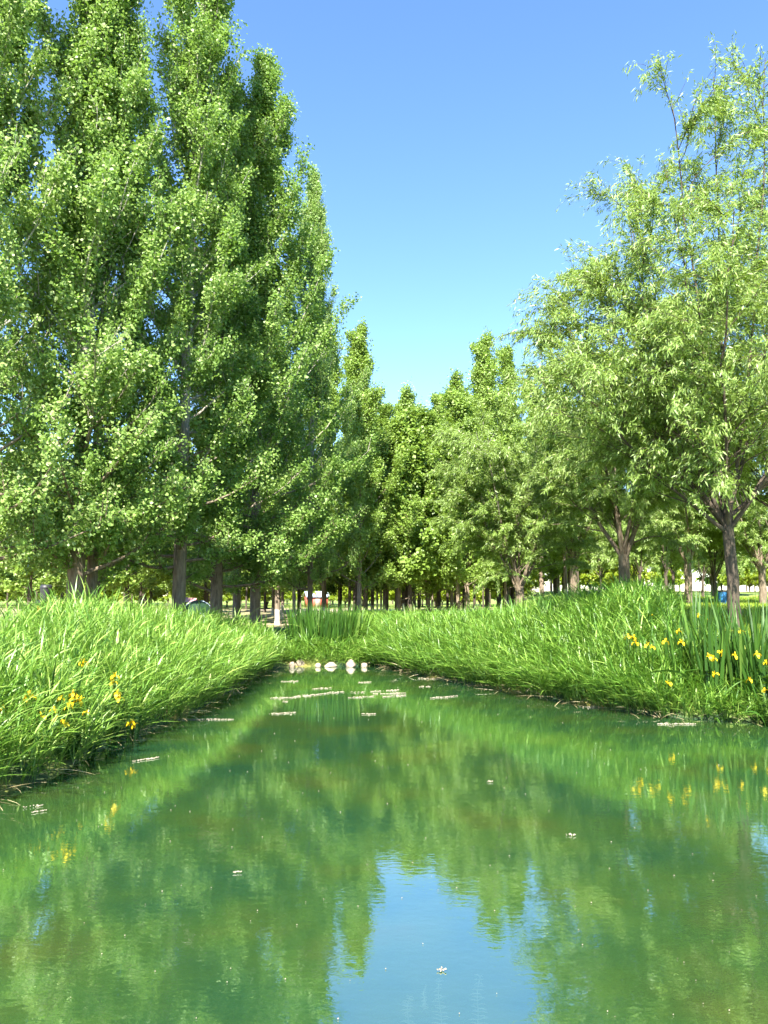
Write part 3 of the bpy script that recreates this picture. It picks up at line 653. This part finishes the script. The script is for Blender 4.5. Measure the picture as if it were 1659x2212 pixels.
L_ = [
 (160, 9.3, 30, .85, [(157, 1500, 0.48), (163, 1512, 0.48), (152, 1520, 0.50), (170, 1514, 0.43), (148, 1528, 0.53)], 'iris with a thick bunch of yellow flowers above the dark hollow of the left bank'),
 (130, 9.2, 22, .8, [(131, 1510, 0.48), (117, 1535, 0.50), (121, 1556, 0.53), (138, 1565, 0.53)], 'iris with four flowers stepping down the left bank'),
 (92, 9.0, 20, .8, [(90, 1550, 0.48), (62, 1502, 0.38), (55, 1514, 0.38), (68, 1508, 0.38)], 'iris with flowers left of the stepping ones'),
 (190, 9.6, 14, .7, [(186, 1540, 0.48)], 'iris with a single flower right of the thick bunch'),
 (255, 10.6, 12, .8, [(253, 1500, 0.58), (258, 1510, 0.58), (248, 1462, 0.48), (245, 1475, 0.48)], 'iris with paired orange yellow flowers in the left reeds'),
 (290, 10.8, 10, .5, [(283, 1563, 0.48), (291, 1567, 0.48)], 'low iris flowering right at the left waterline'),
 (181, 11.0, 8, .9, [(179, 1433, 0.68)], 'iris with a faint flower high in the left reeds'),
 (4, 8.9, 10, .8, [(3, 1555, 0.48), (1, 1535, 0.48)], 'iris at the left edge of the view')]
for k, (xd, D, nb, hh, fl, lab) in enumerate(L_): iris_at(90+k, xd, D, nb, hh, fl, lab)
for k, (xd, D, fl, lab) in enumerate([
 (690, 22.7, [(684, 1372, .3), (700, 1385, .3), (688, 1400, .35)], 'dark iris clump with small dull flowers behind the leftmost boulder'),
 (722, 22.8, [(716, 1362, .3), (731, 1372, .3), (726, 1398, .4)], 'dark iris clump with small dull flowers behind the middle boulders'),
 (665, 23.4, [(668, 1378, .2)], 'dark iris clump at the corner beside the sandy path'),
 (748, 23.0, [(745, 1392, .4)], 'dark iris clump right of the other dark ones')]):
    iris_at(110+k, xd, D, 220, 1.15, fl, lab, spread=.55, width=.028)
for k, (xd, D) in enumerate([(545, 21.5), (570, 22.2)]):
    iris_at(120+k, xd, D, 44, .95, [], ['dark leafy iris clump without flowers at the far end of the left reeds', 'dark iris clump without flowers next to the sandy path opening'][k], spread=.4, width=.028)

# ------------------------------------------------------------------ boulders
def boulder(xd, yd, wpx, hpx, seed, label):
    g = G(xd, yd); wm = wpx/1662*g.y/2; hm_ = hpx/1662*g.y
    import bmesh
    bm = bmesh.new(); bmesh.ops.create_icosphere(bm, subdivisions=4, radius=1)
    for v in bm.verts:
        q = v.co+Vector((seed*3.1, seed*1.7, 0)); k = 1+.22*noise.noise(q*1.1)+.08*noise.noise(q*3)
        v.co = Vector((v.co.x*wm*k, v.co.y*wm*.8*k, v.co.z*hm_*.72*k+hm_*.25))
    me = bpy.data.meshes.new('boulder'); bm.to_mesh(me); bm.free(); me.materials.append(M['rock'])
    me.polygons.foreach_set('use_smooth', np.ones(len(me.polygons), bool))
    o = link('boulder', me); o.location = (g.x, g.y-.3, 0); o.rotation_euler = (0, 0, seed)
    tag(o, label, 'boulder', 'pale boulders at the end of the pond')
for k, b_ in enumerate([(650, 1437, 24, 15, 'pale boulder, the highest one, second from the left at the end of the pond'),
    (634, 1439, 17, 11, 'small pale boulder at the far left of the row, touching the highest one'),
    (689, 1439, 13, 9, 'smallest dark hollowed boulder alone in the middle of the row'),
    (716, 1438, 27, 9, 'flat wide pale boulder in the middle of the row'),
    (759, 1438, 27, 15, 'rounded pale boulder at the right part of the row'),
    (788, 1439, 14, 10, 'small brownish boulder at the right end of the row under the reeds'),
    (703, 1436, 12, 6, 'tiny boulder left behind the flat wide one')]):
    boulder(b_[0], b_[1], b_[2], b_[3], k+1, b_[4])

# ------------------------------------------------------------------ floating fluff streaks, specks, stalks
def streak(xd, yd, wpx, dep, seed, label, dens=1., tiltpx=0):
    rg = np.random.default_rng(seed); g = G(xd, yd); g2 = G(xd+wpx, yd+tiltpx)
    A = np.array([g.x, g.y]); B = np.array([g2.x, g2.y]); L = np.linalg.norm(B-A); n = int(max(16, L*105*dens))
    u = rg.random(n); prof = np.sin(np.pi*np.clip(u, .03, .97))**.6*(.55+.45*np.sin(u*9+seed))
    off = rg.normal(0, .5, n)*dep*prof; dr = (B-A)/L; nn = np.array([-dr[1], dr[0]])
    cc = A+(B-A)*u[:, None]+nn*off[:, None]-(A+B)/2; mb = MB()
    sz = rg.uniform(.006, .024, n)*max(.35, g.y/15); az = rg.uniform(0, 6.28, n)
    a = np.column_stack([np.cos(az), np.sin(az), rg.normal(0, .05, n)])*sz[:, None]; b_ = np.column_stack([-np.sin(az), np.cos(az), rg.normal(0, .05, n)])*sz[:, None]*.6
    c3 = np.column_stack([cc, np.full(n, .004)+rg.random(n)*.008]); top = c3+np.array([0, 0, .006])
    v = np.stack([c3-a, c3-b_, c3+a, c3+b_, top-a*.6, top-b_*.6, top+a*.6, top+b_*.6], 1).reshape(-1, 3)
    f = np.array([[4, 5, 6, 7], [0, 1, 5, 4], [1, 2, 6, 5], [2, 3, 7, 6], [3, 0, 4, 7]])[None]+(np.arange(n)*8)[:, None, None]
    mb.quads(v, f.reshape(-1, 4)); o = link('floating_fluff', mb.mesh('floating_fluff', M['fluff'])); o.location = ((A[0]+B[0])/2, (A[1]+B[1])/2, 0)
    tag(o, label, 'floating fluff', 'pale streaks of seed fluff on the water')
ST = [(584, 1509, 55, .16, 'long pale fluff streak, its left half at the near end', 1.4, -2), (636, 1506, 106, .2, 'longest pale fluff streak reaching right toward the middle', 1.4, -11),
 (587, 1543, 52, .16, 'fluff streak alone below the longest streak', 1.5, -3), (608, 1473, 36, .2, 'small fluff streak below the highest boulder', 1.2, -1),
 (674, 1489, 42, .2, 'fluff streak above the longest streak', 1.2, -2), (752, 1508, 55, .15, 'fluff streak below the boat shaped gap in the middle', 1.3, -3),
 (755, 1496, 32, .25, 'loose short fluff patch above the middle streak', .7, 0), (775, 1475, 26, .2, 'short fluff streak in front of the rounded boulder', 1.2, -1),
 (800, 1495, 62, .18, 'wide loose fluff patch, farthest of the right trio', 1.1, -4), (806, 1500, 72, .12, 'wide fluff patch, middle of the right trio', 1.2, -2),
 (826, 1506, 50, .15, 'dense fluff streak, nearest of the right trio', 1.5, -3), (779, 1543, 32, .12, 'short fluff streak alone in open water', 1.6, 0),
 (930, 1509, 58, .14, 'fluff streak below the edge of the right reeds', 1.2, -5), (905, 1484, 24, .12, 'thin short fluff streak by the right reeds', 1., 0),
 (610, 1516, 12, .1, 'tiny fluff streak below the long left one', 1.2, 0), (286, 1646, 58, .05, 'fluff streak drifting in front of the left bank', 1.8, -9),
 (385, 1555, 120, .06, 'long fluff line leaving the left reeds', 1.5, 0), (50, 1746, 45, .09, 'brown fluff patch near the left edge, upper one', 1.3, -5),
 (68, 1757, 32, .03, 'thin fluff strip near the left edge, lower one', 1.5, -5), (1420, 1565, 84, .14, 'wide fluff patch below the right irises', 1.7, 0),
 (1250, 1527, 110, .2, 'dry fluff and stalks along the right waterline', 1.2, 6), (905, 1466, 60, .3, 'fluff patch tucked against the right reeds', 1.1, 2),
 (1222, 1806, 22, .05, 'small pinkish tuft floating in the right open water', 2., 0), (944, 2098, 20, .015, 'small yellowish leaf scrap floating in the sky reflection', 2., 0),
 (503, 1887, 20, .015, 'tiny brown scrap floating in the left open water', 1.5, -1), (1052, 1690, 12, .03, 'tiny pale scrap in the middle right water', 2., 0)]
for k, (a, b_, w_, dp, lab, dn, tl) in enumerate(ST): streak(a, b_, w_, dp, 200+k, lab, dn, tl)
rg2 = np.random.default_rng(300); mb = MB(); n = 150
q = []
while len(q) < n:
    g = G(rg2.uniform(0, 1659), 1470+740*rg2.random()**1.7)
    if sdist(np.array([g.x]), np.array([g.y]))[0] < -.3: q.append((g.x, g.y, g.y))
q = np.array(q); sz = rg2.uniform(.0015, .0045, n)*np.sqrt(q[:, 2]/4)
cc = np.column_stack([q[:, 0], q[:, 1], np.full(n, .004)]); a = np.zeros((n, 3)); a[:, 0] = sz; b_ = np.zeros((n, 3)); b_[:, 1] = sz; t3 = np.array([0, 0, .004])
v = np.stack([cc-a, cc-b_, cc+a, cc+b_, cc-a*.6+t3, cc-b_*.6+t3, cc+a*.6+t3, cc+b_*.6+t3], 1).reshape(-1, 3)
f = np.array([[4, 5, 6, 7], [0, 1, 5, 4], [1, 2, 6, 5], [2, 3, 7, 6], [3, 0, 4, 7]])[None]+(np.arange(n)*8)[:, None, None]
mb.quads(v, f.reshape(-1, 4)); tag(link('floating_specks', mb.mesh('floating_specks', M['fluff'])), 'tiny pale specks of drifting fluff scattered over the water', 'floating specks', kind='stuff')
# dry stalks lying along the waterlines
for (pl, seed, nm) in ((LBp[2:], 310, 'dry broken reed stalks leaning over the left waterline'), (RBp[:-3], 311, 'dry broken reed stalks leaning over the right waterline')):
    x, y, t_, d, u, rg3 = band(seed, pl, 330, .45, -.3); nr = np.column_stack([-t_[:, 1], t_[:, 0]])
    b0 = np.column_stack([x+nr[:, 0]*d, y+nr[:, 1]*d, rg3.uniform(.0, .12, len(x))]); o = rg3.normal(0, 1, (len(x), 3)); o[:, 2] = rg3.uniform(-.05, .5, len(x))
    o[:, :2] -= nr*.6; mb = MB(); ribbons(mb, rg3, b0, o, np.tile([0, 0, -.15], (len(x), 1))+rg3.normal(0, .1, (len(x), 3)), rg3.uniform(.15, .55, len(x)), np.full(len(x), .010), 4)
    tag(link('dry_stalks', mb.mesh('dry_stalks', M['dead'])), nm, 'dry stalks', kind='stuff')
# submerged water weeds just below the surface
def weed(xd, yd, hpx, seed, label, full=1.):
    rg = np.random.default_rng(seed); g0 = G(xd, yd); g1 = G(xd+rg.normal(0, 6), yd-hpx); mb = MB()
    L = g1.y-g0.y; n = 16; s = np.linspace(0, 1, n); pts = np.column_stack([g0.x+(g1.x-g0.x)*s+np.sin(s*7)*.006, g0.y+L*s, -.07+.06*s]); o = pts[0].copy(); pts -= o
    mb.tube(pts, np.full(n, .0035), 4)
    for k in range(1, n):
        for sd_ in (-1, 1):
            w_ = .05*full*rg.uniform(.5, 1.1)*(1.15-s[k]*.6); e = pts[k]+np.array([sd_*w_, rg.uniform(-.01, .03), -.004])
            mb.tube([pts[k], (pts[k]+e)/2+np.array([0, .006, 0]), e], [.003, .004, .0012], 4)
    me_ = link('water_weed', mb.mesh('water_weed', M['weed'])); me_.location = o
    tag(me_, label, 'water weed', 'submerged water weeds in the near water')
weed(1028, 2195, 90, 320, 'feathery pink brown weed stem, thickest of the submerged group', 1.0)
weed(952, 2195, 85, 321, 'feathery weed stem in the middle of the submerged group', .9)
weed(880, 2208, 60, 322, 'feathery weed stem left in the submerged group', .9)
weed(915, 2150, 25, 323, 'short weed tip between the submerged stems', .4)

# ------------------------------------------------------------------ small built things
# red hut
D = 96; x = X(683, D); zg = float(gh(x, D)); hut = tag(empty('hut', (x, D, zg), .35), 'small red hut with a pale blue gabled roof far behind the trees', 'hut')
mb = MB(); mb.box((-1.3, -.8, 0), (1.3, .8, 1.35)); wl = link('wall', mb.mesh('wall', M['red']), hut)
mb = MB(); mb.quads([[-1.5,-1.,1.3],[1.5,-1.,1.3],[1.5,0,1.95],[-1.5,0,1.95],[1.5,1.,1.3],[-1.5,1.,1.3]], [[0,1,2,3],[3,2,4,5]])
mb.quads([[-1.5,-1.,1.38],[1.5,-1.,1.38],[1.5,0,2.03],[-1.5,0,2.03],[1.5,1.,1.38],[-1.5,1.,1.38]], [[0,1,2,3],[3,2,4,5]])
link('roof', mb.mesh('roof', M['bluegrey']), hut)
mb = MB(); mb.box((-.3, -.84, 0), (.3, -.802, 1.1)); link('door', mb.mesh('door', M['wood']), hut)
# boardwalk
y0 = 57.; xa, xb = X(745, y0), X(1045, y0); zb = .75
bw = tag(empty('boardwalk', ((xa+xb)/2, y0, 0), -.05), 'low wooden boardwalk crossing between the whitewashed trunks behind the pond', 'boardwalk')
hl = (xb-xa)/2; mb = MB()
for k in range(int(hl*2/.16)): mb.box((-hl+k*.16, -.8, zb-.05), (-hl+k*.16+.145, .8, zb))
link('deck', mb.mesh('deck', M['wood']), bw)
for sy in (-.7, .7):
    mb = MB(); mb.box((-hl, sy-.05, zb-.25), (hl, sy+.05, zb-.053)); link('beam', mb.mesh('beam', M['wood']), bw)
for k in range(7):
    for sy in (-.7, .7):
        mb = MB(); mb.box((-.07, -.07, -.3), (.07, .07, zb-.253)); o = link('post', mb.mesh('post', M['wood']), bw); o.location = (-hl+.3+k*(2*hl-.6)/6, sy, 0)
# tent
D = 40; x = X(428, D); zg = float(gh(x, D)); tn = tag(empty('tent', (x, D, zg), .2), 'dark green dome tent pitched between the left poplar trunks', 'tent')
mb = MB(); K = 12; vs = []
for i in range(K+1):
    a = math.pi*i/K
    for (yy_, s) in ((-1.1, .55), (-.6, .9), (0, 1), (.6, .9), (1.1, .55)): vs.append([-math.cos(a)*1.0*s, yy_, math.sin(a)*1.35*s])
f = [[i*5+j, i*5+j+1, i*5+j+6, i*5+j+5] for i in range(K) for j in range(4)]; mb.quads(vs, f)
link('canopy', mb.mesh('canopy', M['tent'], True), tn)
for yy_, s in ((-1.12, .56), (0, 1.01)):
    mb = MB(); mb.tube([[-math.cos(math.pi*i/K)*s, yy_, math.sin(math.pi*i/K)*1.35*s] for i in range(K+1)], [.02]*(K+1), 5); link('pole', mb.mesh('pole', M['bluegrey']), tn)
mb = MB(); mb.quads([[-.35,-1.13,0],[.35,-1.13,0],[.2,-1.13,.6],[-.2,-1.13,.6]], [[0,1,2,3]]); link('door_flap', mb.mesh('door_flap', M['black']), tn)
# pink topped awning left of the tent
D = 41; x = X(405, D); zg = float(gh(x, D)); pa = tag(empty('awning', (x, D, zg)), 'small pink canvas awning beside the green tent', 'awning')
mb = MB(); mb.quads([[-.5,-.5,1.25],[.5,-.5,1.2],[.5,0,1.42],[-.5,0,1.5],[.5,.5,1.2],[-.5,.5,1.25]], [[0,1,2,3],[3,2,4,5]]); link('canopy', mb.mesh('canopy', M['pink']), pa)
for sx, sy in ((-.45, -.45), (.45, -.45), (.45, .45), (-.45, .45)):
    mb = MB(); mb.tube([[sx, sy, 0], [sx, sy, 1.22]], [.02, .02], 5); link('pole', mb.mesh('pole', M['black']), pa)
def bin_(xd, D, mat, label, w_, h_, lift=0., name='litter_bin', cat='bin'):
    x = X(xd, D); o = tag(empty(name, (x, D, float(gh(x, D))+lift)), label, cat)
    mb = MB(); n = 12; ang = np.linspace(0, 2*math.pi, n+1)
    mb.tube([[0, 0, 0], [0, 0, .02], [0, 0, h_*.9]], [w_*.40, w_*.42, w_*.5], 14); link('body', mb.mesh('body', mat, True), o)
    mb = MB(); mb.tube([[0, 0, h_*.9], [0, 0, h_*.95], [0, 0, h_], [0, 0, h_+.005]], [w_*.54, w_*.54, w_*.4, .001], 14); link('lid', mb.mesh('lid', M['black'] if mat != M['black'] else mat), o)
    mb = MB(); mb.tube([[0, 0, .03], [0, 0, .031]], [w_*.4, .001], 14); link('base', mb.mesh('base', M['black']), o)
bin_(1562, 35, M['blue'], 'blue bin standing in the lawn beside a whitewashed slim trunk', .5, .75)
bin_(90, 24, M['orange'], 'orange bin behind the reeds at the left near a dark trunk', .32, 1.5)
bin_(99, 30, M['black'], 'black bin hanging high among the bushes left of the poplar pair', .42, 1.3, .7)
